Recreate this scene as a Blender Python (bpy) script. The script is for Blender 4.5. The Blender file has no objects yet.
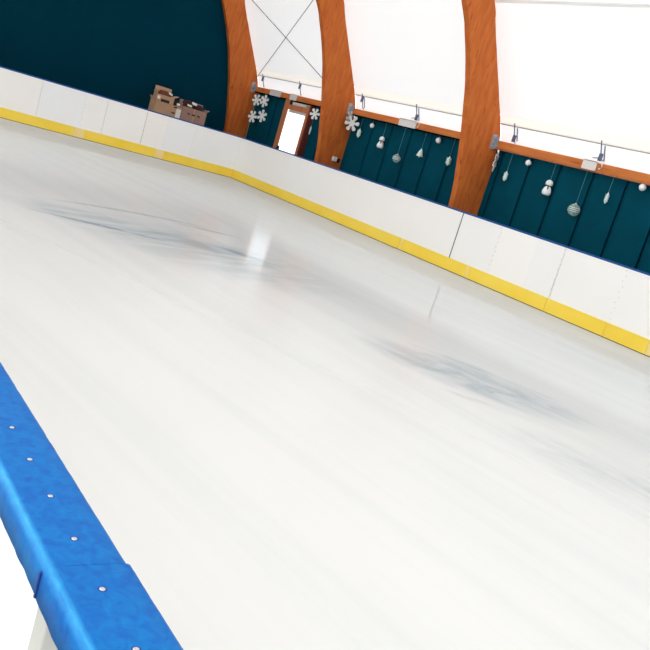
import bpy, bmesh, math, random
from mathutils import Vector, Matrix, noise
random.seed(7)
SC = bpy.context.scene
COL = SC.collection
PI = math.pi

# ------------------------------------------------------------------ room dimensions (metres)
D = 11.048          # inner face of the far long board
L = 21.10           # inner face of the end board (at x = -L)
NI, NO = 0.3016, 0.2323   # near cap rail, ice side and outer side
CAPZ, BH = 1.13, 1.10
YW = D + 1.0        # face of the low green wall behind the far board
TH = 0.14           # arch thickness
ARCHX = [-22.79, -17.67, -12.55]
KICK = 0.235

# ------------------------------------------------------------------ materials
def srgb(r, g, b):
    f = lambda c: (c/255/12.92) if c/255 <= 0.04045 else ((c/255+0.055)/1.055)**2.4
    return (f(r), f(g), f(b), 1.0)

def newmat(name):
    m = bpy.data.materials.new(name); m.use_nodes = True
    nt = m.node_tree; nt.nodes.clear()
    out = nt.nodes.new('ShaderNodeOutputMaterial')
    return m, nt, out

def pmat(name, col, rough=0.5, metal=0.0, spec=0.5, var=0.0, vscale=(3, 3, 3), col2=None, bump=0.0, bscale=40.0, detail=4.0):
    m, nt, out = newmat(name)
    p = nt.nodes.new('ShaderNodeBsdfPrincipled')
    p.inputs['Base Color'].default_value = col
    p.inputs['Roughness'].default_value = rough
    p.inputs['Metallic'].default_value = metal
    p.inputs['Specular IOR Level'].default_value = spec
    tc = nt.nodes.new('ShaderNodeTexCoord')
    if var > 0 or col2:
        mp = nt.nodes.new('ShaderNodeMapping'); mp.inputs['Scale'].default_value = vscale
        nz = nt.nodes.new('ShaderNodeTexNoise'); nz.inputs['Scale'].default_value = 1.0; nz.inputs['Detail'].default_value = detail
        rp = nt.nodes.new('ShaderNodeValToRGB')
        c2 = col2 or tuple(c*(1-var) for c in col[:3])+(1,)
        rp.color_ramp.elements[0].position = 0.3; rp.color_ramp.elements[1].position = 0.7
        rp.color_ramp.elements[0].color = c2; rp.color_ramp.elements[1].color = col
        nt.links.new(tc.outputs['Object'], mp.inputs['Vector']); nt.links.new(mp.outputs[0], nz.inputs['Vector'])
        nt.links.new(nz.outputs['Fac'], rp.inputs['Fac']); nt.links.new(rp.outputs[0], p.inputs['Base Color'])
    if bump > 0:
        nb = nt.nodes.new('ShaderNodeTexNoise'); nb.inputs['Scale'].default_value = bscale
        bp = nt.nodes.new('ShaderNodeBump'); bp.inputs['Strength'].default_value = bump; bp.inputs['Distance'].default_value = 0.01
        nt.links.new(tc.outputs['Object'], nb.inputs['Vector']); nt.links.new(nb.outputs['Fac'], bp.inputs['Height'])
        nt.links.new(bp.outputs[0], p.inputs['Normal'])
    nt.links.new(p.outputs[0], out.inputs['Surface'])
    return m

def membrane_mat(name, col, t):
    m, nt, out = newmat(name)
    tr = nt.nodes.new('ShaderNodeBsdfTranslucent'); tr.inputs['Color'].default_value = col
    df = nt.nodes.new('ShaderNodeBsdfDiffuse'); df.inputs['Color'].default_value = col
    mx = nt.nodes.new('ShaderNodeMixShader'); mx.inputs['Fac'].default_value = t
    nt.links.new(df.outputs[0], mx.inputs[1]); nt.links.new(tr.outputs[0], mx.inputs[2])
    nt.links.new(mx.outputs[0], out.inputs['Surface'])
    return m

def wood_mat(name, dark, light, scale):
    """glued laminated timber: grain running up the arch and short dark flecks"""
    m, nt, out = newmat(name)
    p = nt.nodes.new('ShaderNodeBsdfPrincipled'); p.inputs['Roughness'].default_value = 0.6
    p.inputs['Specular IOR Level'].default_value = 0.15
    tc = nt.nodes.new('ShaderNodeTexCoord')
    def nz(sc, det, vec=None):
        mp = nt.nodes.new('ShaderNodeMapping'); mp.inputs['Scale'].default_value = sc
        n = nt.nodes.new('ShaderNodeTexNoise'); n.inputs['Scale'].default_value = 1; n.inputs['Detail'].default_value = det
        nt.links.new(tc.outputs['Object'], mp.inputs['Vector']); nt.links.new(mp.outputs[0], n.inputs['Vector'])
        return n
    a = nz(scale, 3)
    ra = nt.nodes.new('ShaderNodeValToRGB')
    ra.color_ramp.elements[0].position = 0.3; ra.color_ramp.elements[1].position = 0.7
    ra.color_ramp.elements[0].color = dark; ra.color_ramp.elements[1].color = light
    nt.links.new(a.outputs['Fac'], ra.inputs['Fac'])
    b = nz(tuple(s*2.2 for s in scale), 1)
    rb = nt.nodes.new('ShaderNodeValToRGB')
    rb.color_ramp.elements[0].position = 0.66; rb.color_ramp.elements[1].position = 0.74
    rb.color_ramp.elements[0].color = (1, 1, 1, 1); rb.color_ramp.elements[1].color = (0.70, 0.60, 0.54, 1)
    nt.links.new(b.outputs['Fac'], rb.inputs['Fac'])
    mx = nt.nodes.new('ShaderNodeMix'); mx.data_type = 'RGBA'; mx.blend_type = 'MULTIPLY'; mx.inputs['Factor'].default_value = 1
    nt.links.new(ra.outputs[0], mx.inputs['A']); nt.links.new(rb.outputs[0], mx.inputs['B'])
    nt.links.new(mx.outputs['Result'], p.inputs['Base Color']); nt.links.new(p.outputs[0], out.inputs['Surface'])
    return m

def ice_mat():
    m, nt, out = newmat('ice')
    N, Lk = nt.nodes, nt.links
    tc = N.new('ShaderNodeTexCoord')
    sep = N.new('ShaderNodeSeparateXYZ'); Lk.new(tc.outputs['Object'], sep.inputs[0])
    def math_(op, a, b=None, c=None, clamp=False):
        n = N.new('ShaderNodeMath'); n.operation = op; n.use_clamp = clamp
        for i, v in enumerate((a, b, c)):
            if v is None: continue
            if isinstance(v, (int, float)): n.inputs[i].default_value = v
            else: Lk.new(v, n.inputs[i])
        return n.outputs[0]
    def noise_(rot, sc, det=4, dist=0.0, rough=0.55):
        r = N.new('ShaderNodeMapping'); r.inputs['Rotation'].default_value = (0, 0, rot)
        s = N.new('ShaderNodeMapping'); s.inputs['Scale'].default_value = sc
        n = N.new('ShaderNodeTexNoise'); n.inputs['Scale'].default_value = 1; n.inputs['Detail'].default_value = det
        n.inputs['Distortion'].default_value = dist; n.inputs['Roughness'].default_value = rough
        Lk.new(tc.outputs['Object'], r.inputs['Vector']); Lk.new(r.outputs[0], s.inputs['Vector']); Lk.new(s.outputs[0], n.inputs['Vector'])
        return n.outputs['Fac']
    def ramp(v, a, b):
        n = N.new('ShaderNodeMapRange'); n.interpolation_type = 'SMOOTHSTEP'
        n.inputs['From Min'].default_value = a; n.inputs['From Max'].default_value = b
        Lk.new(v, n.inputs['Value']); return n.outputs[0]
    X, Y = sep.outputs[0], sep.outputs[1]
    def blob(cx, cy, rot, rx, ry, bend=0.0):
        # soft edged elongated wet patch lying on the ice
        dx, dy = math_('SUBTRACT', X, cx), math_('SUBTRACT', Y, cy)
        c, s = math.cos(rot), math.sin(rot)
        u = math_('ADD', math_('MULTIPLY', dx, c), math_('MULTIPLY', dy, s))
        v = math_('SUBTRACT', math_('MULTIPLY', dy, c), math_('MULTIPLY', dx, s))
        if bend: v = math_('ADD', v, math_('MULTIPLY', math_('MULTIPLY', u, u), bend))
        q = math_('ADD', math_('POWER', math_('ABSOLUTE', math_('DIVIDE', u, rx)), 2.0), math_('POWER', math_('ABSOLUTE', math_('DIVIDE', v, ry)), 2.0))
        return ramp(q, 1.0, 0.05)
    streak = noise_(-0.14, (0.16, 3.2, 1), 5, 0.3)
    fine = noise_(-0.12, (0.5, 14, 1), 4, 0.2)
    cloud = noise_(0.2, (0.22, 0.45, 1), 3, 0.6)
    swirl = noise_(1.25, (0.7, 4.5, 1), 5, 0.8)
    speck = noise_(0.0, (30, 30, 1), 3)
    # wet, darker patches
    A1 = math_('MAXIMUM', blob(-9.1, 3.9, 1.25, 1.7, 0.8), math_('MULTIPLY', blob(-8.7, 4.4, 1.0, 2.0, 1.5), 0.55))
    A2 = blob(-10.5, 4.25, 1.75, 1.5, 0.10, 0.10)
    A3 = blob(-8.98, 5.10, 0.80, 0.50, 0.16)
    A4 = blob(-9.0, 3.3, 1.35, 0.9, 0.09, 0.05)
    A5 = blob(-10.35, 5.3, 1.45, 0.55, 0.10)
    B1 = blob(-4.95, 5.30, 0.55, 1.25, 0.62, 0.0)
    B2 = blob(-5.3, 5.75, 0.55, 0.95, 0.10, 0.10)
    B3 = blob(-3.1, 4.95, 0.25, 1.0, 0.5)
    B4 = blob(-4.3, 4.95, 0.75, 0.5, 0.10)
    sw = ramp(swirl, 0.32, 0.62)
    st = ramp(streak, 0.40, 0.68)
    wa = math_('MULTIPLY', A1, math_('MULTIPLY_ADD', sw, 0.7, 0.3))
    mott = ramp(noise_(-0.5, (1.6, 2.6, 1), 6, 1.2, 0.65), 0.36, 0.66)
    wa = math_('MAXIMUM', wa, math_('MULTIPLY', B1, math_('MULTIPLY_ADD', mott, 0.65, 0.35)))
    lines = math_('MAXIMUM', math_('MAXIMUM', A2, A3), math_('MAXIMUM', math_('MAXIMUM', A4, A5), math_('MULTIPLY', math_('MAXIMUM', B2, math_('MAXIMUM', B3, B4)), math_('MULTIPLY_ADD', mott, 0.5, 0.2))))
    lines = math_('MULTIPLY', lines, math_('MULTIPLY_ADD', ramp(fine, 0.3, 0.6), 0.5, 0.5))
    # the strip along the boards was flooded last and is smoother than the lane near the camera
    far = ramp(math_('SUBTRACT', Y, math_('MULTIPLY', X, 0.45)), 4.2, 10.5)
    wet = math_('ADD', math_('MULTIPLY', wa, 0.75), math_('MULTIPLY', lines, 0.55), clamp=True)
    mixc = N.new('ShaderNodeMix'); mixc.data_type = 'RGBA'
    mixc.inputs['A'].default_value = (0.752, 0.742, 0.716, 1); mixc.inputs['B'].default_value = (0.26, 0.335, 0.39, 1)
    fac = math_('ADD', math_('MULTIPLY', wet, 0.72), math_('ADD', math_('MULTIPLY', st, 0.07), math_('MULTIPLY', ramp(fine, 0.45, 0.75), 0.03)), clamp=True)
    fac = math_('ADD', fac, math_('ADD', math_('MULTIPLY', ramp(cloud, 0.40, 0.75), 0.06), math_('MULTIPLY', far, 0.08)), clamp=True)
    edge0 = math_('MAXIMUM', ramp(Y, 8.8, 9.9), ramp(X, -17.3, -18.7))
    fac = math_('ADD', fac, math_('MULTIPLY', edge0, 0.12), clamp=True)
    Lk.new(fac, mixc.inputs['Factor'])
    df = N.new('ShaderNodeBsdfDiffuse'); Lk.new(mixc.outputs['Result'], df.inputs['Color'])
    gl = N.new('ShaderNodeBsdfGlossy'); gl.inputs['Color'].default_value = (0.90, 0.965, 1, 1)
    ro = math_('SUBTRACT', 0.30, math_('ADD', math_('MULTIPLY', far, 0.17), math_('MULTIPLY', wet, 0.08)))
    # glassy refrozen strip in front of the right hand boards
    glassy = math_('MULTIPLY', ramp(Y, 6.3, 7.6), ramp(X, -13.0, -10.0))
    ro = math_('SUBTRACT', ro, math_('MULTIPLY', glassy, 0.10))
    ro = math_('MAXIMUM', ro, 0.04); Lk.new(ro, gl.inputs['Roughness'])
    bp = N.new('ShaderNodeBump'); bp.inputs['Strength'].default_value = 0.06; bp.inputs['Distance'].default_value = 0.003
    Lk.new(math_('ADD', math_('MULTIPLY', fine, 0.6), math_('MULTIPLY', speck, 0.15)), bp.inputs['Height'])
    Lk.new(bp.outputs[0], gl.inputs['Normal'])
    bs = math_('MULTIPLY', math_('SUBTRACT', 1.0, glassy), 0.06); Lk.new(bs, bp.inputs['Strength'])
    fr = N.new('ShaderNodeFresnel'); fr.inputs['IOR'].default_value = 1.31
    # frosty ridge along the foot of the boards
    edge = math_('MAXIMUM', ramp(Y, 8.8, 9.9), ramp(X, -17.3, -18.7))
    w = math_('MULTIPLY', math_('MULTIPLY', fr.outputs[0], math_('SUBTRACT', 1.0, math_('MULTIPLY', edge, 0.80))), math_('ADD', 0.44, math_('MULTIPLY', math_('MAXIMUM', wet, far), 0.30)), clamp=True)
    mx = N.new('ShaderNodeMixShader'); Lk.new(w, mx.inputs['Fac']); Lk.new(df.outputs[0], mx.inputs[1]); Lk.new(gl.outputs[0], mx.inputs[2])
    Lk.new(mx.outputs[0], out.inputs['Surface'])
    return m

def cap_mat():
    """moulded blue plastic rail with smears, scuffs, pale worn spots and a painted fold highlight"""
    m, nt, out = newmat('blue_plastic')
    N, Lk = nt.nodes, nt.links
    p = N.new('ShaderNodeBsdfPrincipled'); p.inputs['Roughness'].default_value = 0.5; p.inputs['Specular IOR Level'].default_value = 0.15
    tc = N.new('ShaderNodeTexCoord')
    def nz(sc, det, dist=0.0, rot=0.0):
        r = N.new('ShaderNodeMapping'); r.inputs['Rotation'].default_value = (0, 0, rot)
        mp = N.new('ShaderNodeMapping'); mp.inputs['Scale'].default_value = sc
        n = N.new('ShaderNodeTexNoise'); n.inputs['Scale'].default_value = 1; n.inputs['Detail'].default_value = det; n.inputs['Distortion'].default_value = dist
        Lk.new(tc.outputs['Object'], r.inputs['Vector']); Lk.new(r.outputs[0], mp.inputs['Vector']); Lk.new(mp.outputs[0], n.inputs['Vector']); return n
    def rp(n, stops):
        r = N.new('ShaderNodeValToRGB'); e = r.color_ramp.elements
        e[0].position, e[0].color = stops[0]; e[1].position, e[1].color = stops[-1]
        for s in stops[1:-1]:
            x = e.new(s[0]); x.color = s[1]
        Lk.new(n.outputs['Fac'], r.inputs['Fac']); return r
    a = rp(nz((70, 90, 60), 5, 0.8), [(0.30, srgb(0, 88, 166)), (0.5, srgb(0, 100, 173)), (0.75, srgb(2, 112, 180))])
    s = rp(nz((420, 110, 60), 4, 0.6, 0.25), [(0.56, (1, 1, 1, 1)), (0.70, (0.72, 0.80, 0.88, 1))])
    b = rp(nz((60, 60, 60), 4, 1.0), [(0.60, (1, 1, 1, 1)), (0.72, (0.66, 0.76, 0.90, 1))])
    def mul(x, y):
        k = N.new('ShaderNodeMix'); k.data_type = 'RGBA'; k.blend_type = 'MULTIPLY'; k.inputs['Factor'].default_value = 1
        Lk.new(x, k.inputs['A']); Lk.new(y, k.inputs['B']); return k.outputs['Result']
    c = mul(mul(a.outputs[0], s.outputs[0]), b.outputs[0])
    # pale scuffing and painted edge highlight along the outer fold of the rail
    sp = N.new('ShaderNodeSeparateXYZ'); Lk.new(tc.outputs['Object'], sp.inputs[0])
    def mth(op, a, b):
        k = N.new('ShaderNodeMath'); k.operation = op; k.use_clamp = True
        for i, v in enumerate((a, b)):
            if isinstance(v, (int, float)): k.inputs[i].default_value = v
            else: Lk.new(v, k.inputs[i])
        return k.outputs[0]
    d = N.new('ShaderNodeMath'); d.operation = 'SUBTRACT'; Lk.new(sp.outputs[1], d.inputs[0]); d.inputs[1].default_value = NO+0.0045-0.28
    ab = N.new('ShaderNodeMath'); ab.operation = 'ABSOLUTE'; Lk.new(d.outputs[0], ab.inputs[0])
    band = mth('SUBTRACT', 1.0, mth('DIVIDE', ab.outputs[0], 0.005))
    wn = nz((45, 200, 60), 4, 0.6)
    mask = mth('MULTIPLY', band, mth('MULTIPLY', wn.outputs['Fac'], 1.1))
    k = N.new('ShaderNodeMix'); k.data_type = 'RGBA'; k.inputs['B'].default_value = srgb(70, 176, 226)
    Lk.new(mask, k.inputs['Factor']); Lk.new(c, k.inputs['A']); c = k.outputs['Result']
    Lk.new(c, p.inputs['Base Color'])
    bp = N.new('ShaderNodeBump'); bp.inputs['Strength'].default_value = 0.25; bp.inputs['Distance'].default_value = 0.001
    Lk.new(nz((150, 250, 150), 3, 0.5).outputs['Fac'], bp.inputs['Height']); Lk.new(bp.outputs[0], p.inputs['Normal'])
    Lk.new(p.outputs[0], out.inputs['Surface'])
    return m

M = {}
M['ice'] = ice_mat()
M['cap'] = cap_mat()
M['cap_far'] = pmat('dark_blue_plastic', srgb(14, 78, 152), 0.5, spec=0.3)
M['white1'] = pmat('white_plastic_warm', srgb(251, 250, 247), 0.45, spec=0.25, var=0.02, vscale=(1, 1, 1.5))
M['white2'] = pmat('white_plastic_cool', srgb(247, 250, 251), 0.45, spec=0.25, var=0.02, vscale=(1, 1, 1.5))
M['white3'] = pmat('white_plastic_grey', srgb(250, 250, 248), 0.45, spec=0.25, var=0.02, vscale=(1, 1, 1.5))
M['white4'] = pmat('white_plastic_bright', srgb(253, 252, 249), 0.45, spec=0.25)
M['yellow'] = pmat('yellow_plastic', srgb(253, 225, 92), 0.5, spec=0.2, col2=srgb(250, 215, 72), vscale=(1.2, 1.2, 2))
M['yellow_pale'] = pmat('faded_yellow_plastic', srgb(247, 222, 150), 0.5, spec=0.3)
M['seam'] = pmat('dark_backing', srgb(90, 92, 95), 0.8)
M['black'] = pmat('black_rubber', srgb(22, 22, 24), 0.8)
M['galv'] = pmat('galvanised_steel', srgb(178, 184, 192), 0.5, metal=0.4, var=0.2, vscale=(20, 20, 20))
M['screwgrey'] = pmat('dull_screw', srgb(198, 198, 196), 0.6)
M['steel'] = pmat('steel', srgb(205, 208, 210), 0.3, metal=0.9)
M['greypaint'] = pmat('grey_painted_post', srgb(196, 196, 188), 0.6, var=0.10, vscale=(25, 25, 12), bump=0.1)
M['wood'] = wood_mat('glulam_timber', srgb(186, 94, 42), srgb(206, 115, 52), (9, 11, 2.2))
M['wood_purlin'] = wood_mat('purlin_timber', srgb(196, 110, 56), srgb(216, 134, 70), (1.2, 9, 9))
M['wood_door'] = wood_mat('door_timber', srgb(190, 116, 76), srgb(208, 136, 92), (9, 9, 1.2))
M['jambshade'] = pmat('jamb_side_shade', srgb(112, 58, 52), 0.6, spec=0.1)  # door timber darkened to maroon for the jamb side in shade
M['teal'] = pmat('teal_panel', srgb(3, 74, 92), 0.75, spec=0.04, var=0.18, vscale=(2, 2, 2))
M['tealdark'] = pmat('teal_groove', srgb(2, 22, 36), 0.8, spec=0.03)
M['gable'] = pmat('dark_teal_sheet', srgb(0, 53, 70), 0.8, spec=0.03, var=0.12, vscale=(0.7, 0.7, 0.7))
M['membrane'] = membrane_mat('white_membrane', (0.93, 0.93, 0.93, 1), 0.31)
M['seamstrip'] = membrane_mat('membrane_seam', (0.90, 0.90, 0.89, 1), 0.33)
M['flap'] = membrane_mat('white_flap', (0.97, 0.965, 0.97, 1), 0.34)
M['hem'] = membrane_mat('cream_hem', srgb(248, 243, 234), 0.36)
M['rope'] = pmat('grey_rope', srgb(150, 152, 155), 0.8)
M['cable'] = pmat('bracing_cable', srgb(120, 124, 130), 0.5)
M['rodblue'] = pmat('blue_grey_steel', srgb(96, 108, 140), 0.4, metal=0.3)
M['plate'] = pmat('white_steel_plate', srgb(228, 226, 224), 0.5)
M['concrete'] = pmat('concrete', srgb(150, 148, 144), 0.9, var=0.08)
M['snow'] = pmat('white_foam', srgb(248, 254, 254), 0.8)
M['silver'] = pmat('silver_glitter', srgb(225, 228, 226), 0.45, metal=0.1, var=0.3, vscale=(40, 40, 40))
M['ball'] = pmat('white_ball', srgb(252, 254, 254), 0.5)
M['mint'] = pmat('pale_mint_foam', srgb(232, 250, 244), 0.7)
M['thread'] = pmat('thread', srgb(120, 165, 170), 0.8)
M['card'] = pmat('brown_cardboard', srgb(184, 148, 116), 0.85, var=0.15, vscale=(5, 5, 5))
M['card2'] = pmat('grey_brown_cardboard', srgb(158, 126, 112), 0.85, var=0.15, vscale=(5, 5, 5))
M['cardw'] = pmat('pale_label', srgb(225, 220, 212), 0.8)
M['maroon'] = pmat('dark_maroon_cloth', srgb(58, 28, 30), 0.9, var=0.4, vscale=(14, 14, 14))
M['brown'] = pmat('red_brown_cloth', srgb(112, 62, 48), 0.9, var=0.3, vscale=(14, 14, 14))
M['dark'] = pmat('dark_marking', srgb(40, 30, 30), 0.9)
M['joint'] = pmat('dark_blue_joint', srgb(8, 52, 120), 0.7)

def glass_ball_mat():
    m, nt, out = newmat('clear_plastic')
    g = nt.nodes.new('ShaderNodeBsdfDiffuse'); g.inputs['Color'].default_value = (0.55, 0.70, 0.66, 1)
    t = nt.nodes.new('ShaderNodeBsdfTransparent'); t.inputs['Color'].default_value = (0.9, 0.97, 0.95, 1)
    gl = nt.nodes.new('ShaderNodeBsdfGlossy'); gl.inputs['Roughness'].default_value = 0.2
    tc = nt.nodes.new('ShaderNodeTexCoord')
    nz = nt.nodes.new('ShaderNodeTexNoise'); nz.inputs['Scale'].default_value = 9
    mr = nt.nodes.new('ShaderNodeMapRange'); mr.inputs['From Min'].default_value = 0.35; mr.inputs['From Max'].default_value = 0.65
    mr.inputs['To Min'].default_value = 0.2; mr.inputs['To Max'].default_value = 0.7
    nt.links.new(tc.outputs['Object'], nz.inputs['Vector']); nt.links.new(nz.outputs['Fac'], mr.inputs['Value'])
    m1 = nt.nodes.new('ShaderNodeMixShader'); nt.links.new(mr.outputs[0], m1.inputs['Fac'])
    nt.links.new(t.outputs[0], m1.inputs[1]); nt.links.new(g.outputs[0], m1.inputs[2])
    m2 = nt.nodes.new('ShaderNodeMixShader'); m2.inputs['Fac'].default_value = 0.08
    nt.links.new(m1.outputs[0], m2.inputs[1]); nt.links.new(gl.outputs[0], m2.inputs[2])
    nt.links.new(m2.outputs[0], out.inputs['Surface'])
    return m
M['clear'] = glass_ball_mat()

def pane_mat():
    m, nt, out = newmat('frosted_glass')
    t = nt.nodes.new('ShaderNodeBsdfTransparent'); t.inputs['Color'].default_value = (0.97, 0.98, 1, 1)
    tr = nt.nodes.new('ShaderNodeBsdfTranslucent'); tr.inputs['Color'].default_value = (0.97, 0.97, 0.97, 1)
    mx = nt.nodes.new('ShaderNodeMixShader'); mx.inputs['Fac'].default_value = 0.35
    nt.links.new(t.outputs[0], mx.inputs[1]); nt.links.new(tr.outputs[0], mx.inputs[2]); nt.links.new(mx.outputs[0], out.inputs['Surface'])
    return m
M['pane'] = pane_mat()

# ------------------------------------------------------------------ mesh helpers (all world coordinates)
def box(bm, x0, x1, y0, y1, z0, z1, mi=0):
    v = [bm.verts.new(c) for c in ((x0,y0,z0),(x1,y0,z0),(x1,y1,z0),(x0,y1,z0),(x0,y0,z1),(x1,y0,z1),(x1,y1,z1),(x0,y1,z1))]
    for f in ((0,3,2,1),(4,5,6,7),(0,1,5,4),(1,2,6,5),(2,3,7,6),(3,0,4,7)):
        bm.faces.new([v[i] for i in f]).material_index = mi
    return v

def bevel(bm, w, seg=2):
    bmesh.ops.bevel(bm, geom=list(bm.edges), offset=w, segments=seg, affect='EDGES', profile=0.5, clamp_overlap=True)

def tube(bm, pts, r, n=8, closed=False, mi=0):
    pts = [Vector(p) for p in pts]; rings = []
    m = len(pts)
    rr = r if isinstance(r, (list, tuple)) else [r]*m
    for i, p in enumerate(pts):
        if closed: t = pts[(i+1) % m]-pts[i-1]
        else: t = (pts[min(i+1, m-1)]-pts[max(i-1, 0)])
        t.normalize()
        up = Vector((0, 0, 1)) if abs(t.z) < 0.9 else Vector((1, 0, 0))
        a = t.cross(up).normalized(); b = t.cross(a)
        rings.append([bm.verts.new(p+(a*math.cos(2*PI*k/n)+b*math.sin(2*PI*k/n))*rr[i]) for k in range(n)])
    last = m if closed else m-1
    for i in range(last):
        A, B = rings[i], rings[(i+1) % m]
        for k in range(n):
            bm.faces.new((A[k], A[(k+1) % n], B[(k+1) % n], B[k])).material_index = mi
    if not closed:
        bm.faces.new(rings[0][::-1]).material_index = mi; bm.faces.new(rings[-1]).material_index = mi

def ball(bm, c, r, seg=16, sc=(1, 1, 1)):
    bmesh.ops.create_uvsphere(bm, u_segments=seg, v_segments=max(6, seg//2), radius=r,
                              matrix=Matrix.Translation(c) @ Matrix.Diagonal((*sc, 1)))

def lathe(bm, c, prof, n=16):
    """prof: (radius, height) from the bottom up"""
    rings = []
    for r, z in prof:
        rings.append([bm.verts.new((c[0]+r*math.cos(2*PI*k/n), c[1]+r*math.sin(2*PI*k/n), c[2]+z)) for k in range(n)])
    for A, B in zip(rings, rings[1:]):
        for k in range(n): bm.faces.new((A[k], A[(k+1) % n], B[(k+1) % n], B[k]))
    bm.faces.new(rings[0][::-1]); bm.faces.new(rings[-1])

def prism(bm, poly, vec, mi=0):
    """extrude a closed loop of points by vec"""
    a = [bm.verts.new(p) for p in poly]; b = [bm.verts.new(Vector(p)+Vector(vec)) for p in poly]
    n = len(poly)
    for i in range(n): bm.faces.new((a[i], a[(i+1) % n], b[(i+1) % n], b[i])).material_index = mi
    bm.faces.new(a[::-1]).material_index = mi; bm.faces.new(b).material_index = mi

def root_of(o):
    while o.parent: o = o.parent
    return o

def obj(name, bm, mats, parent=None, smooth=False):
    bmesh.ops.recalc_face_normals(bm, faces=list(bm.faces))
    me = bpy.data.meshes.new(name)
    if parent is not None:
        p = Vector((0, 0, 0)); q = parent
        while q: p += q.location; q = q.parent
        bmesh.ops.translate(bm, verts=list(bm.verts), vec=-p)
    bm.to_mesh(me); bm.free()
    for m in (mats if isinstance(mats, (list, tuple)) else [mats]): me.materials.append(m)
    if smooth:
        for f in me.polygons: f.use_smooth = True
    o = bpy.data.objects.new(name, me); COL.objects.link(o)
    if parent is not None: o.parent = parent
    return o

def thing(name, label, cat, loc, group=None):
    o = bpy.data.objects.new(name, None); COL.objects.link(o); o.location = loc
    o.empty_display_size = 0.1
    o['label'] = label; o['category'] = cat
    if group: o['group'] = group
    return o

def struct(o, label=None):
    o['kind'] = 'structure'
    if label: o['label'] = label
    return o

def B(): return bmesh.new()

# ------------------------------------------------------------------ floor and ice
bm = B(); box(bm, -L, 9.0, NI-0.012, D, -0.10, 0.0)
struct(obj('floor', bm, M['ice']), 'white ice of the rink with grey wet streaks')
bm = B(); box(bm, -40, 25, -25, 35, -0.30, -0.10)
struct(obj('ground', bm, M['concrete']), 'pale concrete around the rink')

# ------------------------------------------------------------------ curves of the timber arches (offset from D, height)
INNER = [(.37,0),(.345,.6),(.32,1.16),(.26,1.6),(.17,2.0),(.075,2.4),(-.01,2.7),(-.105,3.0),(-.20,3.3),(-.32,3.6),(-.455,3.9),(-.61,4.2),(-.78,4.5),(-1.4,5.3),(-2.35,6.1),(-3.6,6.68),(-5.38,7.0)]
OUTER = [(1.15,0),(1.10,1.2),(1.05,2.0),(.945,2.62),(.775,3.0),(.61,3.29),(.495,3.5),(.38,3.70),(.25,3.93),(.145,4.12),(.035,4.31),(-.105,4.58),(-.24,4.84),(-.90,5.75),(-1.97,6.6),(-3.4,7.25),(-5.38,7.6)]
def spline(P, n=5):
    out = []
    Q = [P[0]]+list(P)+[(2*P[-1][0]-P[-2][0], P[-2][1])]
    for i in range(1, len(Q)-2):
        p0, p1, p2, p3 = [Vector((*q, 0)) for q in Q[i-1:i+3]]
        for k in range(n):
            t = k/n
            v = 0.5*((2*p1)+(p2-p0)*t+(2*p0-5*p1+4*p2-p3)*t*t+(3*p1-p0-3*p2+p3)*t*t*t)
            out.append((v.x, v.y))
    out.append(P[-1]); return out
IN, OUT = spline(INNER), spline(OUTER)
MID = -5.38
def full(P):
    return [(D+y, z) for y, z in P]+[(D+2*MID-y, z) for y, z in P[-2::-1]]
INF, OUTF = full(IN), full(OUT)
def outer_y(z):
    for (y0, z0), (y1, z1) in zip(OUT, OUT[1:]):
        if z0 <= z <= z1: return D+y0+(y1-y0)*(z-z0)/(z1-z0)
    return D+OUT[-1][0]

arch_labels = ['orange laminated timber arch at the rink corner, against the dark gable sheet',
               'orange laminated timber arch left of the middle bay, small white box low on it',
               'nearest orange laminated timber arch, rising above the black joint in the far boards']
for X, lab in zip(ARCHX, arch_labels):
    bm = B()
    n = len(INF)
    vs = [[bm.verts.new((x, y, z)) for y, z in C] for C in (INF, OUTF) for x in (X, X-TH)]
    iA, iB, oA, oB = vs
    for k in range(n-1):
        for a, b in ((iA, iB), (iB, oB), (oB, oA), (oA, iA)):
            bm.faces.new((a[k], a[k+1], b[k+1], b[k]))
    for k in (0, n-1): bm.faces.new((iA[k], iB[k], oB[k], oA[k]))
    bmesh.ops.recalc_face_normals(bm, faces=list(bm.faces))
    bmesh.ops.translate(bm, verts=list(bm.verts), vec=(0, 0, -0.1*0))
    o = obj('timber_arch', bm, M['wood'])
    o['label'] = lab; o['category'] = 'arch'; o['group'] = 'timber arches of the rink hall'
    # steel shoe under each foot of the arch
    bm = B(); box(bm, X-TH-0.02, X+0.02, D+0.30, D+1.20, -0.10, 0.0)
    obj('foot_plate', bm, M['galv'], o)
    bm = B(); box(bm, X-TH-0.02, X+0.02, D+2*MID-1.20, D+2*MID-0.30, -0.10, 0.0)
    obj('foot_plate', bm, M['galv'], o)

# ------------------------------------------------------------------ gable sheet behind the corner arch
bm = B()
XG = ARCHX[0]-TH-0.004
poly = [(XG, y, z) for y, z in OUTF]
poly[0] = (XG, poly[0][1], -0.10); poly[-1] = (XG, poly[-1][1], -0.10)
prism(bm, poly, (-0.06, 0, 0))
struct(obj('wall_end', bm, M['gable']), 'dark teal sheet closing the end of the hall')

bm = B()
up = [(4.0, y, z) for y, z in OUTF if z >= 2.6]
box(bm, 4.0, 4.06, up[-1][1]-0.1, up[0][1]+0.1, -0.10, up[0][2])  # unseen wall, added to keep low light off the arch feet
struct(obj('wall_light_block', bm, M['gable']), 'unseen low dark wall added to hold back light at the near end')

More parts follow.
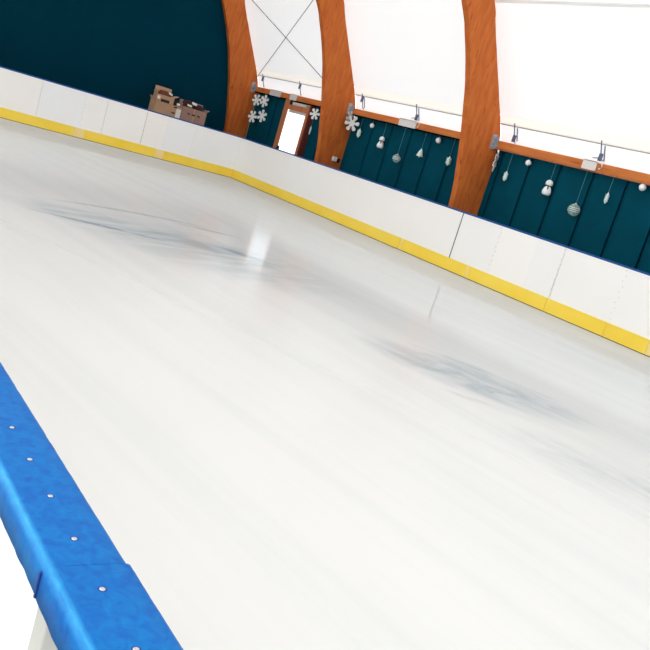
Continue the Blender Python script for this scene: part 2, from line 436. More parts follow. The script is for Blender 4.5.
# ------------------------------------------------------------------ low green wall with vertical boards
def bay(i):
    x0 = ARCHX[i]
    x1 = ARCHX[i+1]-TH if i+1 < len(ARCHX) else -2.3
    return x0, x1
DX0, DX1 = -21.12, -19.60     # doorway opening
bm = B()
grooves = {0: [-22.3, -21.55], 1: [-16.81, -16.07, -15.33, -14.60, -13.87], 2: [-12.39, -11.62, -10.88, -10.11, -9.38, -8.65, -7.9, -7.15, -6.4, -5.65, -4.9, -4.15, -3.4]}
WT = 2.475
for i in range(3):
    x0, x1 = bay(i)
    xs = [x0]+grooves[i]+[x1]
    spans = list(zip(xs, xs[1:]))
    if i == 0: spans = [(x0, -22.3), (-22.3, -21.55), (-21.55, DX0), (DX1, -18.95), (-18.95, x1)]
    g = 0.027
    for a, b in spans:
        box(bm, a+(g if a != x0 else 0), b-(g if b != x1 and b != DX0 else 0), YW, YW+0.03, -0.1, WT, 0)
        if a != x0 and a != DX1:      # raised edge lapping the joint
            box(bm, a+g, a+g+0.018, YW-0.012, YW, -0.1, WT, 0)
    if i == 0:
        box(bm, x0, DX0, YW+0.03, YW+0.06, -0.1, WT+0.03, 1); box(bm, DX1, x1, YW+0.03, YW+0.06, -0.1, WT+0.03, 1)
        box(bm, DX0, DX1, YW, YW+0.06, 2.30, WT+0.03, 1)
    else:
        box(bm, x0, x1, YW+0.03, YW+0.06, -0.1, WT+0.03, 1)
struct(obj('wall_side', bm, [M['teal'], M['tealdark']]), 'low dark green boarded wall behind the far boards')

# ------------------------------------------------------------------ white roof membrane over the arches
def loft(bm, prof, x0, x1, nx, sag=0.0):
    rows = []
    for j in range(nx+1):
        x = x0+(x1-x0)*j/nx
        rows.append([bm.verts.new((x, y, z)) for y, z in prof])
    for a, b in zip(rows, rows[1:]):
        for k in range(len(prof)-1): bm.faces.new((a[k], a[k+1], b[k+1], b[k]))
ZH = 3.085     # top of the cream hem
prof = [(outer_y(ZH)+0.012, ZH)]+[(y+0.012, z) for y, z in OUTF if z > ZH and y > D+MID]
prof += [(2*(D+MID)-y-0.0, z) for y, z in prof[::-1] if z > 3.0]
bm = B(); loft(bm, prof, XG-0.06, 4.0, 1)
roof = struct(obj('ceiling', bm, M['membrane'], smooth=True), 'translucent white membrane stretched over the arches')
# welded seam running along the membrane
zs = 4.86
bm = B(); loft(bm, [(outer_y(zs)-0.004, zs), (outer_y(zs+0.05)-0.004, zs+0.05)], ARCHX[2], 4.0, 1)
obj('seam_strip', bm, M['seamstrip'], roof)
# cream hem and lower flap, bay by bay
for i in range(3):
    x0, x1 = bay(i)
    bm = B()
    pf = [(outer_y(z)+0.010-0.012*math.sin(PI*k/6), z) for k, z in enumerate([2.912+(ZH-2.912)*q/6 for q in range(7)])]
    loft(bm, pf, x0, x1, 1); obj('hem_band', bm, M['hem'], roof, True)
    bm = B(); loft(bm, [(outer_y(z)+0.016, z) for z in (2.54, 2.70, 2.85, 2.95)], x0, x1, 1); obj('lower_flap', bm, M['flap'], roof, True)
    bm = B(); tube(bm, [(x0, outer_y(2.912)-0.006, 2.909), (x1, outer_y(2.912)-0.006, 2.909)], 0.008, 6); obj('edge_rope', bm, M['rope'], roof, True)

# ------------------------------------------------------------------ purlins above the green wall
PY0, PY1 = D+0.845, D+0.985
pl = ['orange timber rail above the framed doorway', 'orange timber rail over the middle bay, between the second and third arch',
      'long orange timber rail running out of frame from the nearest arch']
for i in range(3):
    x0, x1 = bay(i)
    bm = B(); box(bm, x0+0.002, x1-0.002, PY0, PY1, 2.46, 2.595)
    o = obj('purlin', bm, M['wood_purlin']); o['label'] = pl[i]; o['category'] = 'timber rail'; o['group'] = 'timber rails between the arches'
    bm = B(); box(bm, x0+0.002, x1-0.002, PY0+0.02, PY1, 2.43, 2.46)  # strip under the rail; the dark ones paint the shadow gap there
    obj('shadow_gap_strip', bm, M['wood_door'] if i == 2 else M['tealdark'], o)

# steel hangers fixing the rails to the arches
bl = ['grey steel hanger on the corner arch above the snowflakes', 'grey steel hanger on the second arch, behind the silver snowflake',
      'grey steel hanger on the nearest arch holding the long rail']
for i in range(3):
    X = ARCHX[i]
    t = thing('rail_hanger', bl[i], 'bracket', (X, D+0.75, 2.42), 'steel hangers on the arches')
    bm = B(); box(bm, X+0.001, X+0.012, D+0.735, D+0.845, 2.41, 2.69); obj('back_plate', bm, M['galv'], t)
    bm = B(); box(bm, X+0.012, X+0.09, D+0.825, D+0.842, 2.43, 2.66); obj('flange', bm, M['galv'], t)
    for z in (2.47, 2.55, 2.63):
        bm = B(); bmesh.ops.create_cone(bm, cap_ends=True, segments=6, radius1=0.016, radius2=0.016, depth=0.016,
                                        matrix=Matrix.Translation((X+0.020, D+0.775, z)) @ Matrix.Rotation(PI/2, 4, 'Y'))
        obj('bolt', bm, M['steel'], t)

# white splice plates wrapped round the rails
for (a, b, lab) in [(-21.81, -21.18, 'wide white plate on the rail, left of the doorway'), (-20.67, -20.31, 'short white plate on the rail above the doorway'),
                    (-15.69, -15.07, 'white plate on the middle bay rail'), (-10.30, -9.99, 'white plate with a strap loop on the long rail')]:
    bm = B(); box(bm, a, b, PY0-0.012, PY0-0.001, 2.45, 2.609); box(bm, a, b, PY0-0.012, PY0+0.05, 2.597, 2.609)
    t = thing('rail_plate', lab, 'plate', ((a+b)/2, PY0, 2.465), 'white plates on the rails')
    obj('plate', bm, M['plate'], t)
    if a == -10.30 or a == -15.69:
        bm = B(); c = Vector((b+0.07, PY0-0.02, 2.545))
        tube(bm, [(b-0.02, PY0-0.018, 2.585)]+[(c.x+0.055*math.sin(q), c.y, c.z+0.05*math.cos(q)) for q in [k*PI/7 for k in range(8)]], 0.011, 6)
        obj('strap_loop', bm, M['plate'], t, True)

# ratchet tensioners between the membrane edge and the rail
def my(z): return outer_y(z)-0.035
for (x, low, lab) in [(-22.38, 0, 'dark hook tensioner beside the corner arch'), (-20.27, 0, 'dark hook tensioner on the white strip above the doorway'),
                      (-17.30, 0, 'small steel tensioner beside the second arch'), (-15.18, 1, 'steel ratchet tensioner standing by the white plate in the middle bay'),
                      (-12.12, 0, 'steel tensioner beside the nearest arch'), (-10.0, 1, 'blue grey ratchet tensioner by the plate with the strap loop')]:
    t = thing('strap_tensioner', lab, 'tensioner', (x, my(2.62), 2.62), 'tensioners along the membrane edge')
    zt = 2.94
    bm = B(); tube(bm, [(x, my(2.64), 2.64), (x-0.01, my(zt), zt+0.02)], 0.011, 6); obj('rod', bm, M['rodblue'], t, True)
    if low or x > -20:
        bm = B(); tube(bm, [(x+0.075, my(2.66), 2.66), (x+0.07, my(2.88), 2.89)], 0.011, 6); obj('rod', bm, M['rodblue'], t, True)
    zb = 2.70 if (low or x > -13) else 2.84
    bm = B(); box(bm, x-0.035, x+0.03, my(zb)-0.03, my(zb)+0.01, zb-0.07, zb+0.06); bevel(bm, 0.006); obj('ratchet_body', bm, M['rodblue'], t)
    if low:
        bm = B(); tube(bm, [(x-0.02, my(2.66), 2.655), (x+0.08, my(2.66), 2.65)], 0.016, 6); obj('cross_bar', bm, M['galv'], t, True)
        bm = B(); tube(bm, [(x-0.02, my(2.68)-0.02, 2.68), (x-0.16, my(2.66)-0.02, 2.665)], 0.012, 6); obj('lever', bm, M['galv'], t, True)
    else:
        bm = B(); tube(bm, [(x+0.01, my(2.66), 2.66), (x+0.03, my(2.64), 2.63), (x+0.03, my(2.60)-0.01, 2.612)], 0.009, 6); obj('hook', bm, M['rodblue'], t, True)

# crossed bracing cables in the doorway bay
xa, xb = ARCHX[0]+0.002, ARCHX[1]-TH-0.002
for (p, q, lab) in [((xa, 2.82), (xb, 5.30), 'thin bracing cable rising from the corner arch to the second arch'),
                    ((xb, 2.56), (xa, 4.98), 'thin bracing cable falling from the corner arch down to the second arch')]:
    y0, y1 = outer_y(p[1])-0.05, outer_y(q[1])-0.05
    bm = B(); tube(bm, [(p[0], y0, p[1]), (q[0], y1, q[1])], 0.010, 6)
    o = obj('bracing_cable', bm, M['cable'], None, True); o['label'] = lab; o['category'] = 'cable'; o['group'] = 'crossed bracing cables'

# ------------------------------------------------------------------ framed doorway in the green wall
fy = D+0.83
t = bpy.data.objects.new('door_1', None); COL.objects.link(t); t.location = (-20.4, YW, -0.1)
t['kind'] = 'structure'; t['label'] = 'bright glazed doorway with an orange timber frame in the green wall'
x0, x1, x2, x3 = -20.80, -20.50, -19.62, -19.48
bm = B(); prism(bm, [(DX0, YW+0.03, -0.1), (-20.95, YW+0.03, -0.1), (-20.56, fy, -0.1), (-20.82, fy, -0.1)], (0, 0, 2.545)); obj('jamb', bm, M['wood_door'], t)
bm = B(); box(bm, -19.62, -19.515, fy, YW+0.03, -0.1, 2.42); obj('jamb', bm, M['wood_door'], t)
bm = B(); box(bm, -19.514, -19.46, fy+0.015, YW-0.001, -0.1, 2.42); obj('shaded_jamb_side', bm, M['jambshade'], t)  # dark board added for the shaded outer side of the jamb
bm = B(); box(bm, -20.60, -19.60, fy+0.01, YW+0.03, 2.20, 2.33); obj('lintel', bm, M['wood_door'], t)
bm = B(); box(bm, -20.90, -19.62, YW+0.005, YW+0.03, -0.1, 2.20); obj('glass_pane', bm, M['pane'], t)
bm = B(); box(bm, -20.60, -19.60, fy+0.06, fy+0.085, 2.13, 2.20); obj('top_blind', bm, M['plate'], t)
bm = B(); box(bm, -20.54, -20.46, fy-0.05, fy, 1.05, 1.20); bevel(bm, 0.01); tube(bm, [(-20.50, fy-0.02, 1.12), (-20.50, fy-0.09, 1.12), (-20.40, fy-0.09, 1.12)], 0.012, 6)
obj('handle', bm, M['black'], t)
t = thing('wall_lamp', 'flat pale box lamp between the doorway lintel and the rail', 'lamp', (-20.1, fy, 2.33))
bm = B(); box(bm, -20.42, -19.70, fy+0.0, fy+0.07, 2.332, 2.41); bevel(bm, 0.008); obj('housing', bm, M['plate'], t)
bm = B(); box(bm, -20.40, -19.72, fy-0.012, fy, 2.345, 2.40); obj('diffuser', bm, M['hem'], t)
bm = B(); box(bm, -20.58, -20.48, fy+0.0, fy+0.08, 2.332, 2.43); bevel(bm, 0.008)
o = obj('junction_box', bm, M['black']); o['label'] = 'small dark box at the left end of the lamp over the doorway'; o['category'] = 'box'

# small box low on the second arch
X = ARCHX[1]
t = thing('socket_box', 'small white box fixed low on the second arch, just above the boards', 'socket', (X, D+0.78, 1.31))
bm = B(); box(bm, X+0.001, X+0.10, D+0.70, D+0.80, 1.26, 1.37); bevel(bm, 0.01); obj('housing', bm, M['plate'], t)
bm = B(); box(bm, X+0.001, X+0.08, D+0.815, D+0.90, 1.25, 1.35); bevel(bm, 0.01); obj('plug', bm, M['dark'], t)

# ------------------------------------------------------------------ rink boards
def screws_row(axis, pos, front, parent):
    rot = Matrix.Rotation(PI/2, 4, 'Y' if axis == 'y' else 'X')
    me = None
    for k in range(10):
        z = KICK+0.07+k*0.085; d = -0.016 if k % 2 else 0.016
        c = Vector((front, pos+d, z)) if axis == 'y' else Vector((pos+d, front, z))
        if me is None:
            bm = B(); bmesh.ops.create_cone(bm, cap_ends=True, segments=8, radius1=0.008, radius2=0.006, depth=0.003, matrix=rot)
            me = bpy.data.meshes.new('screw'); bm.to_mesh(me); bm.free(); me.materials.append(M['screwgrey'])
        o = bpy.data.objects.new('screw', me); COL.objects.link(o); o.parent = parent; o.location = c-parent.location

# far long board: runs along x
t = thing('rink_board', 'long white far board with yellow kick strip, from the corner to the right', 'rink board', (-12, D+0.03, 0))
bm = B(); box(bm, -L, 0.0, D+0.014, D+0.075, -0.1, BH); obj('frame', bm, M['seam'], t)
for (a, b, mk, g) in [(-L, -15.9, 'white3', 0), (-15.9, -11.872, 'white1', 0), (-11.846, -10.80, 'white3', .001), (-10.80, -9.92, 'white4', .004),
                      (-9.92, -9.305, 'white3', 0), (-9.295, -8.05, 'white1', 0), (-8.05, -5.3, 'white1', .001), (-5.29, 0.0, 'white1', .001)]:
    bm = B(); box(bm, a+g, b, D, D+0.014, 0.03, BH); obj('panel', bm, M[mk], t)
bm = B(); box(bm, -11.870, -11.848, D+0.002, D+0.014, KICK, BH); obj('joint_gap', bm, M['black'], t)
kx = [-L, -19.3, -17.3, -15.3, -13.36, -11.31, -9.31, -8.06, -7.27, -5.3, 0.0]
for a, b in zip(kx, kx[1:]):
    bm = B(); box(bm, a+0.004, b-0.004, D-0.012, D, 0.012, KICK); obj('kick_plate', bm, M['yellow_pale' if a == -7.27 else 'yellow'], t)
for a in (-13.34, -11.31):
    bm = B(); box(bm, a+0.004, a+0.055, D-0.014, D-0.0125, 0.012, KICK); obj('kick_joint', bm, M['yellow_pale'], t)
bm = B(); box(bm, -L, 0.0, D-0.006, D+0.085, BH, CAPZ); bevel(bm, 0.008); obj('cap_rail', bm, M['cap_far'], t)
for x in (-8.05, -9.30, -10.79): screws_row('x', x, D-0.001, t)

# end board: runs along y
t = thing('rink_board', 'white end board with yellow kick strip below the dark gable, left of the corner', 'rink board', (-L-0.03, 6, 0))
bm = B(); box(bm, -L-0.075, -L-0.014, -0.3, D, -0.1, BH); obj('frame', bm, M['seam'], t)
for (a, b, mk, g) in [(0.30, 3.6, 'white1', .002), (3.6, 5.65, 'white1', .001), (5.65, 6.70, 'white2', .006), (6.70, 7.26, 'white3', .001), (7.26, 8.30, 'white1', .006),
                      (8.30, 8.90, 'white1', .010), (8.90, 9.68, 'white2', .001), (9.68, D-0.001, 'white2', .001)]:
    bm = B(); box(bm, -L-0.014, -L, a+g, b, 0.03, BH); obj('panel', bm, M[mk], t)
ky = [0.32, 2.6, 4.7, 6.60, 6.86, 8.74, 8.99, D-0.015]
for a, b in zip(ky, ky[1:]):
    bm = B(); box(bm, -L, -L+0.012, a+0.003, b-0.003, 0.012, KICK); obj('kick_plate', bm, M['yellow_pale' if a in (6.60, 8.74) else 'yellow'], t)
bm = B(); box(bm, -L-0.085, -L+0.006, -0.3, D-0.006, BH, CAPZ); bevel(bm, 0.008); obj('cap_rail', bm, M['cap_far'], t)
for y in (6.71, 8.91, 9.69): screws_row('y', y, -L+0.001, t)

# near board under the camera
t = thing('rink_board', 'near rink board with a screwed bright blue cap rail, lower left', 'rink board', (-8, 0.28, 0))
bm = B(); box(bm, -L+0.02, 6.0, NI-0.030, NI-0.012, -0.02, 1.10); obj('panel', bm, M['white4'], t)
bm = B(); box(bm, -L+0.02, 6.0, NI-0.012, NI-0.002, 0.012, KICK); obj('kick_plate', bm, M['yellow'], t)
def cap(xa, xb, yo, yi, zt, zskirt, seed):
    """rounded moulded rail: section swept along x with slightly uneven trimmed edges"""
    r = 0.007
    sec = [(yo, zskirt), (yo, zt-r)]+[(yo+r-r*math.cos(a), zt-r+r*math.sin(a)) for a in (0.4, 0.8, 1.2)]+[(yo+r, zt)]
    sec += [(yo+(yi-yo)*q, zt) for q in (0.3, 0.5, 0.7)]
    sec += [(yi-0.004, zt), (yi-0.0012, zt-0.0012), (yi, zt-0.004), (yi, zskirt+0.012), (yi-0.006, zskirt+0.010), (yo+0.007, zskirt+0.010), (yo+0.007, zskirt)]
    bm = B(); rows = []
    xs = [xa]
    while xs[-1] < xb-1e-6:
        st = 0.006 if -1.3 < xs[-1] < -0.3 else 0.25
        xs.append(min(xb, xs[-1]+st))
    for x in xs:
        row = []
        for k, (y, z) in enumerate(sec):
            w = noise.noise((x*45, k*0.31, seed))*0.0007 + noise.noise((x*160, 5, seed))*0.0003
            w2 = noise.noise((x*60, k*0.31, seed+9))*0.0006
            inner = k >= 9
            row.append(bm.verts.new((x, y+w*(0.7 if inner else 1.0), z+(w2 if k in (0, len(sec)-1) else w2*0.3))))
        rows.append(row)
    n = len(sec)
    for a, b in zip(rows, rows[1:]):
        for k in range(n): bm.faces.new((a[k], a[(k+1) % n], b[(k+1) % n], b[k]))
    for r_ in (rows[0], rows[-1]): bm.faces.new([bm.verts.new(v.co) for v in r_])
    return bm
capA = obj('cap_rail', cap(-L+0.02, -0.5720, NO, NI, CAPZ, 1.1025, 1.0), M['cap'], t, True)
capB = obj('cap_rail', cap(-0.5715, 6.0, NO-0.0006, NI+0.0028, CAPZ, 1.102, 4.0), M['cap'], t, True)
bm = B(); box(bm, -0.5735, -0.5708, NO-0.0018, NO+0.002, 1.1028, 1.125); obj('rail_joint', bm, M['joint'], capB)
def cap_screw(x, y, z, parent):
    bm = B(); lathe(bm, (x, y, z), [(0.0038, -0.001), (0.0038, 0.0001), (0.0033, 0.0003), (0.0027, 0.0001)], 16)  # dark blue ring paints the shade of the screw recess
    s = obj('screw', bm, M['joint'], parent, True)
    bm = B(); lathe(bm, (x, y, z), [(0.0025, -0.0005), (0.0025, 0.0003), (0.0019, 0.0007), (0.0010, 0.0008), (0.0008, 0.0003)], 14)
    obj('screw_head', bm, M['steel'], s, True)
for k in range(-3, 12):
    x = -0.464-0.0737*k
    cap_screw(x, 0.2682, CAPZ, capA if x < -0.572 else capB)
bm = B(); box(bm, -0.608, -0.580, 0.250, NI-0.030, -0.1, 1.108); bevel(bm, 0.002); obj('support_post', bm, M['greypaint'], t)

# ------------------------------------------------------------------ hanging decorations
OY = D+0.905
ZP = 2.445
def hang(name, label, cat, x, ztop, group, y=OY):
    t = thing(name, label, cat, (x, y, ztop), group)
    bm = B(); tube(bm, [(x, y, ztop-0.01), (x, y, 2.4295)], 0.0025, 5); obj('thread', bm, M['thread'], t)
    return t

def flake_bm(c, R, normal_angle, th=0.018, spin=0.0, w=0.2, sharp=False):
    bm = B()
    n = Vector((math.sin(normal_angle), -math.cos(normal_angle), 0)); u = Vector((math.cos(normal_angle), math.sin(normal_angle), 0)); v = Vector((0, 0, 1))
    pts = []
    for k in range(6):
        a = spin+k*PI/3
        if sharp:
            prof = [(-.26, .26), (-.07, .34), (-.09, .55), (-.24, .72), (-.16, .80), (-.07, .74), (0, 1.0), (.07, .74), (.16, .80), (.24, .72), (.09, .55), (.07, .34)]
        else:
            prof = [(-.17, .30), (-.13, .48), (-.20, .66), (-.25, .80), (-.21, .93), (-.10, 1.0), (.10, 1.0), (.21, .93), (.25, .80), (.20, .66), (.13, .48)]
        for s, r in prof:
            pts.append(Vector((math.cos(a)*r-math.sin(a)*s, math.sin(a)*r+math.cos(a)*s, 0))*R)
    poly = [Vector(c)+u*p.x+v*p.y-n*th/2 for p in pts]
    ctr0 = bm.verts.new(Vector(c)-n*th*0.5); ctr1 = bm.verts.new(Vector(c)+n*th*0.8)
    A = [bm.verts.new(p) for p in poly]; Bv = [bm.verts.new(p+n*th) for p in poly]
    m = len(poly)
    for i in range(m):
        j = (i+1) % m
        bm.faces.new((A[i], A[j], Bv[j], Bv[i])); bm.faces.new((A[j], A[i], ctr0)); bm.faces.new((Bv[i], Bv[j], ctr1))
    return bm

def flake(label, x, z, R, ang, mat='snow', spin=PI/6, y=OY, sharp=False, th=0.018):
    t = hang('snowflake_ornament', label, 'snowflake', x, z+R*0.8, 'hanging snowflakes', y)
    obj('snowflake', flake_bm((x, y, z), R, ang, th, spin, sharp=sharp), M[mat], t)
    return t
flake('upper left of four white snowflakes beside the corner arch', -22.57, 2.231, 0.17, 0.35, spin=0.2)
flake('upper right of four white snowflakes, nearer the doorway', -22.05, 2.251, 0.18, 0.2, spin=0.45, y=OY-0.03)
flake('lower left of four white snowflakes, overlapping the corner arch', -22.46, 1.747, 0.18, 0.25, spin=0.1, y=OY-0.05)
flake('lower right of four white snowflakes, nearer the doorway', -22.05, 1.839, 0.18, 0.3, spin=0.5, y=OY+0.02)
bm = B(); tube(bm, [(-22.62, OY, 2.4295), (-22.62, OY, -0.1)], 0.006, 5)
o = obj('hanging_cord', bm, M['thread']); o['label'] = 'thin pale cord hanging past the snowflakes by the corner arch'; o['category'] = 'cord'
flake('white snowflake between the doorway and the second arch', -19.31, 2.245, 0.15, 0.45, spin=0.15)
flake('silver snowflake hanging in front of the second arch', -17.37, 2.235, 0.19, 0.55, 'silver', 0.1, OY-0.13, False)
flake('narrow edge-on snowflake behind the silver one on the second arch', -17.49, 2.36, 0.16, 2.0, 'silver', 0.3, OY-0.15, False)
flake('white snowflake seen edge-on against the nearest arch', -12.375, 2.21, 0.21, 2.20, 'plate', PI/6, OY-0.055, True)

def ball_orn(label, x, z, r):
    t = hang('ball_ornament', label, 'ball', x, z+r, 'hanging white balls')
    bm = B(); ball(bm, (x, OY, z), r, 20); obj('ball', bm, M['ball'], t, True)
    bm = B(); lathe(bm, (x, OY, z+r-0.005), [(0.014, 0), (0.014, 0.014)], 8); obj('cap', bm, M['steel'], t)
ball_orn('white ball in the middle bay, nearest the second arch', -16.73, 2.303, 0.055)
ball_orn('white ball in the middle bay, nearest the third arch', -14.27, 2.332, 0.058)
ball_orn('white ball just under the long rail, beside the nearest arch', -11.59, 2.323, 0.056)
ball_orn('white ball just under the long rail at the right edge of the frame', -9.0, 2.376, 0.060)

def oval_orn(label, x, z, h, r, twist=0.0):
    t = hang('icicle_ornament', label, 'icicle', x, z+h/2, 'hanging white icicles')
    bm = B(); lathe(bm, (x, OY, z-h/2), [(0.002, 0), (r*.55, h*.08), (r*.9, h*.25), (r, h*.45), (r*.85, h*.65), (r*.5, h*.85), (r*.2, h*.97), (.002, h)], 12)
    for k in range(3):
        pts = [(x+r*1.02*math.cos(a+k*2.09), OY+r*1.02*math.sin(a+k*2.09), z-h*.3+h*.6*a/6.3) for a in [q*6.3/14 for q in range(15)]]
        tube(bm, pts, r*0.18, 5)
    obj('icicle', bm, M['mint'], t, True)
oval_orn('slim white icicle beside the doorway under a snowflake', -19.31, 1.82, 0.24, 0.022)
oval_orn('white icicle in the middle bay, nearest the second arch', -17.16, 2.065, 0.22, 0.042)
oval_orn('white icicle in the middle bay, nearest the third arch', -13.76, 1.978, 0.20, 0.046)
oval_orn('white icicle hanging beside the nearest arch in the right bay', -12.05, 1.983, 0.20, 0.036)
oval_orn('white icicle near the right edge, between clear ball and white ball', -9.61, 2.067, 0.20, 0.030)

def snowman(label, x, z, k=1.0):
    t = hang('snowman_ornament', label, 'snowman', x, z+0.12*k, 'hanging white snowmen')
    bm = B(); lathe(bm, (x, OY, z-0.125*k), [(.045*k, 0), (.068*k, .02*k), (.070*k, .06*k), (.055*k, .10*k), (.036*k, .135*k)], 16); obj('body', bm, M['snow'], t, True)
    bm = B(); ball(bm, (x, OY, z+0.055*k), 0.056*k, 16); obj('head', bm, M['snow'], t, True)
    bm = B(); tube(bm, [(x+0.042*k*math.cos(q), OY+0.042*k*math.sin(q), z+0.018*k) for q in [i*2*PI/14 for i in range(14)]], 0.008*k, 6, True); tube(bm, [(x+.03*k, OY-.035*k, z+.015*k), (x+.05*k, OY-.055*k, z-.035*k)], .008*k, 6)
    obj('scarf', bm, M['dark'], t, True)
    bm = B()
    for d in (-0.018, 0.018): ball(bm, (x+d*k, OY-0.048*k, z+0.068*k), 0.005*k, 8)
    obj('eyes', bm, M['dark'], t)
snowman('white snowman in the middle bay', -16.2, 1.997, 1.15)
snowman('white snowman in the right bay, left of the clear ball', -10.93, 1.992, 1.2)

def clear(label, x, z, r):
    t = hang('clear_ball_ornament', label, 'ball', x, z+r, 'hanging clear balls')
    bm = B(); ball(bm, (x, OY, z), r, 24); obj('shell', bm, M['clear'], t, True)
    bm = B()
    for zz, a in ((-0.25, 0), (0.05, 0.3), (0.35, 0.6)):
        rr = math.sqrt(1-zz*zz)*r*1.005
        tube(bm, [(x+rr*math.cos(q), OY+rr*math.sin(q), z+zz*r) for q in [i*2*PI/24 for i in range(24)]], 0.004, 5, True)
    obj('rings', bm, M['mint'], t, True)
    bm = B(); lathe(bm, (x, OY, z+r-0.004), [(0.016, 0), (0.016, 0.018)], 8); obj('cap', bm, M['steel'], t)
clear('clear greenish ball in the middle bay, below the white plate', -15.47, 1.735, 0.092)
clear('large clear greenish ball in the right bay, below the white plate', -10.19, 1.728, 0.108)

t = hang('bell_ornament', 'white bell shaped ornament in the middle bay, right of the clear ball', 'bell', -14.72, 2.08, None)
bm = B(); lathe(bm, (-14.72, OY, 1.91), [(.07, 0), (.075, .015), (.058, .05), (.048, .09), (.03, .13), (.012, .16), (.006, .18)], 16); obj('bell_body', bm, M['mint'], t, True)
bm = B(); ball(bm, (-14.72, OY, 1.905), 0.018, 10); obj('clapper', bm, M['mint'], t, True)

# ------------------------------------------------------------------ cartons behind the end board
TX0, TX1, TZ = -22.35, -21.45, 1.05
t = thing('side_table', 'plain table behind the end board, under the cardboard cartons', 'table', (-21.9, 9.3, -0.1))
bm = B(); box(bm, TX0, TX1, 8.35, 10.25, TZ-0.04, TZ); obj('table_top', bm, M['greypaint'], t)
for x in (TX0+0.05, TX1-0.05):
    for y in (8.42, 10.18):
        bm = B(); box(bm, x-0.025, x+0.025, y-0.025, y+0.025, -0.1, TZ-0.04); obj('leg', bm, M['greypaint'], t)

def open_carton(label, x, y, z, w, d, h, rz, mat, flaps, group='cardboard cartons behind the end board'):
    """w along y, d along x; thin walls, open on top"""
    t = thing('cardboard_carton', label, 'carton', (x, y, z), group)
    R = Matrix.Translation((x, y, z)) @ Matrix.Rotation(rz, 4, 'Z')
    e = 0.012
    bm = B()
    box(bm, -d/2, d/2, -w/2, w/2, 0, e)
    box(bm, d/2-e, d/2, -w/2, w/2, e, h); box(bm, -d/2, -d/2+e, -w/2, w/2, e, h)
    box(bm, -d/2+e, d/2-e, -w/2, -w/2+e, e, h); box(bm, -d/2+e, d/2-e, w/2-e, w/2, e, h)
    bmesh.ops.transform(bm, matrix=R, verts=list(bm.verts)); obj('body', bm, M[mat], t)
    for side, ln, ang in flaps:
        bm = B()
        if side in ('front', 'back'):
            s = 1 if side == 'front' else -1
            box(bm, -0.004, 0.004, -w/2+0.01, w/2-0.01, 0, ln)
            T = Matrix.Translation((s*(d/2-0.006), 0, h)) @ Matrix.Rotation(s*ang, 4, 'Y')
        else:
            s = 1 if side == 'right' else -1
            box(bm, -d/2+0.01, d/2-0.01, -0.004, 0.004, 0, ln)
            T = Matrix.Translation((0, s*(w/2-0.006), h)) @ Matrix.Rotation(-s*ang, 4, 'X')
        bmesh.ops.transform(bm, matrix=R @ T, verts=list(bm.verts)); obj('flap', bm, M[mat], t)
    return t, R
c1, R1 = open_carton('brown carton with a hand hole, lower left of the cartons', -21.78, 9.00, TZ, 0.76, 0.34, 0.36, 0.05, 'card', [('left', 0.10, 0.5), ('right', 0.12, 0.05)])
bm = B(); box(bm, 0.1695, 0.172, 0.24, 0.38, 0.02, 0.30); bmesh.ops.transform(bm, matrix=R1, verts=list(bm.verts)); obj('label', bm, M['cardw'], c1)
for yy, zz in ((0.12, 0.15), (0.15, 0.30)):
    bm = B(); box(bm, 0.1695, 0.173, yy, yy+0.10, zz, zz+0.035); bevel(bm, 0.0006); bmesh.ops.transform(bm, matrix=R1, verts=list(bm.verts)); obj('hand_hole', bm, M['dark'], c1)
c2, R2 = open_carton('grey brown carton with faint print, right of the cartons', -21.78, 9.76, TZ, 0.70, 0.34, 0.42, -0.03, 'card2', [('back', 0.16, 0.15), ('right', 0.10, 0.9)])
for yy, w_ in ((-0.18, 0.06), (-0.06, 0.10), (0.10, 0.08)):
    bm = B(); box(bm, 0.1695, 0.172, yy, yy+w_, 0.24, 0.275); bmesh.ops.transform(bm, matrix=R2, verts=list(bm.verts)); obj('print_mark', bm, M['dark'], c2)
bm = B(); box(bm, 0.1695, 0.1715, -0.02, 0.02, 0.0, 0.42); bmesh.ops.transform(bm, matrix=R2, verts=list(bm.verts)); obj('tape', bm, M['card'], c2)
c3, R3 = open_carton('small brown carton with a raised flap, topmost on the left carton', -21.80, 8.90, TZ+0.365, 0.48, 0.28, 0.17, 0.0, 'card', [('back', 0.20, 0.1), ('right', 0.14, 1.1), ('left', 0.08, 0.3)])
bm = B(); box(bm, 0.1395, 0.142, -0.23, -0.15, 0.05, 0.13); bmesh.ops.transform(bm, matrix=R3, verts=list(bm.verts)); obj('label', bm, M['cardw'], c3)
bm = B(); box(bm, 0.1395, 0.142, -0.12, 0.12, 0.0, 0.07); bmesh.ops.transform(bm, matrix=R3, verts=list(bm.verts)); obj('hand_hole', bm, M['dark'], c3)

def bundle(label, c, sx, sy, sz, mat, seed, cat='cloth'):
    bm = B(); bmesh.ops.create_icosphere(bm, subdivisions=3, radius=1.0)
    for v in bm.verts:
        k = 1+0.35*noise.noise(v.co*1.7+Vector((seed, 0, 0)))
        v.co = Vector((v.co.x*sx*k, v.co.y*sy*k, v.co.z*sz*k))+Vector(c)
    o = obj('cloth_bundle', bm, M[mat], None, True); o['label'] = label; o['category'] = cat; o['group'] = 'dark bundles in the cartons'
bundle('dark maroon bundle poking out beside the small top carton', (-21.76, 9.26, 1.44), 0.11, 0.09, 0.10, 'maroon', 1)
bundle('red brown bundle filling the small top carton', (-21.80, 8.90, 1.60), 0.10, 0.19, 0.11, 'brown', 2)
bundle('dark maroon bundle heaped in the left of the right carton', (-21.77, 9.58, 1.50), 0.13, 0.15, 0.14, 'maroon', 3)
bundle('dark maroon bundle heaped in the right of the right carton', (-21.77, 9.90, 1.47), 0.13, 0.17, 0.12, 'maroon', 4)
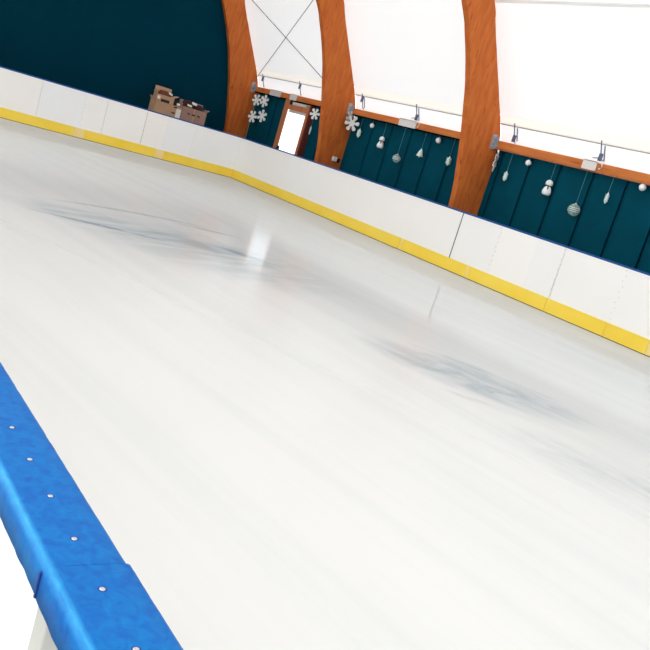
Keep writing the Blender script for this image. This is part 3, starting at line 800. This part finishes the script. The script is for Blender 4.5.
def paper(label, c, w, h, rot):
    bm = B(); box(bm, -0.006, 0.006, -w/2, w/2, -h/2, h/2); bevel(bm, 0.003, 1)
    bmesh.ops.transform(bm, matrix=Matrix.Translation(c) @ Matrix.Rotation(rot, 4, 'X') @ Matrix.Rotation(-0.3, 4, 'Y'), verts=list(bm.verts))
    o = obj('paper_packet', bm, M['cardw']); o['label'] = label; o['category'] = 'packet'; o['group'] = 'white packets in the cartons'
paper('upper white packet on the bundles of the right carton', (-21.62, 9.70, 1.60), 0.14, 0.06, -0.15)
paper('lower white packet on the bundles of the right carton', (-21.62, 9.58, 1.52), 0.13, 0.05, -0.1)
paper('white packet on top of the small carton', (-21.69, 9.02, 1.66), 0.11, 0.05, -0.3)
paper('white packet beside the dark bundle between the cartons', (-21.625, 9.27, 1.46), 0.09, 0.06, 0.1)

# ------------------------------------------------------------------ daylight: overcast sky outside
w = bpy.data.worlds.new('sky'); SC.world = w; w.use_nodes = True
nt = w.node_tree; nt.nodes.clear()
bg = nt.nodes.new('ShaderNodeBackground'); out = nt.nodes.new('ShaderNodeOutputWorld')
bg.inputs['Color'].default_value = (0.97, 0.985, 1.0, 1); bg.inputs['Strength'].default_value = 2.38
nt.links.new(bg.outputs[0], out.inputs['Surface'])

# ------------------------------------------------------------------ camera, held rolled over the near board
cam = bpy.data.cameras.new('camera'); co = bpy.data.objects.new('camera', cam); COL.objects.link(co)
F = Vector((-0.7895876007575607, 0.5821948133548352, -0.193908793077177))
Rr = Vector((0.5219281372846707, 0.8033528249160004, 0.2867320320613589))
U = Vector((-0.32271108357841774, -0.12519360208177865, 0.9381812840583191))
mat = Matrix((Rr, U, -F)).transposed().to_4x4()
mat.translation = (0, 0, 1.493481719198516)
co.matrix_world = mat
cam.sensor_width = 36; cam.lens = 855.5479/650*36; cam.clip_start = 0.02; cam.clip_end = 200
SC.camera = co

SC.view_settings.view_transform = 'Standard'; SC.view_settings.look = 'None'
SC.view_settings.exposure = 0.0; SC.view_settings.gamma = 1.0
SC.view_settings.use_curve_mapping = False
SC.cycles.max_bounces = 10; SC.cycles.diffuse_bounces = 6; SC.cycles.transmission_bounces = 6; SC.cycles.transparent_max_bounces = 8
SC.cycles.use_denoising = True
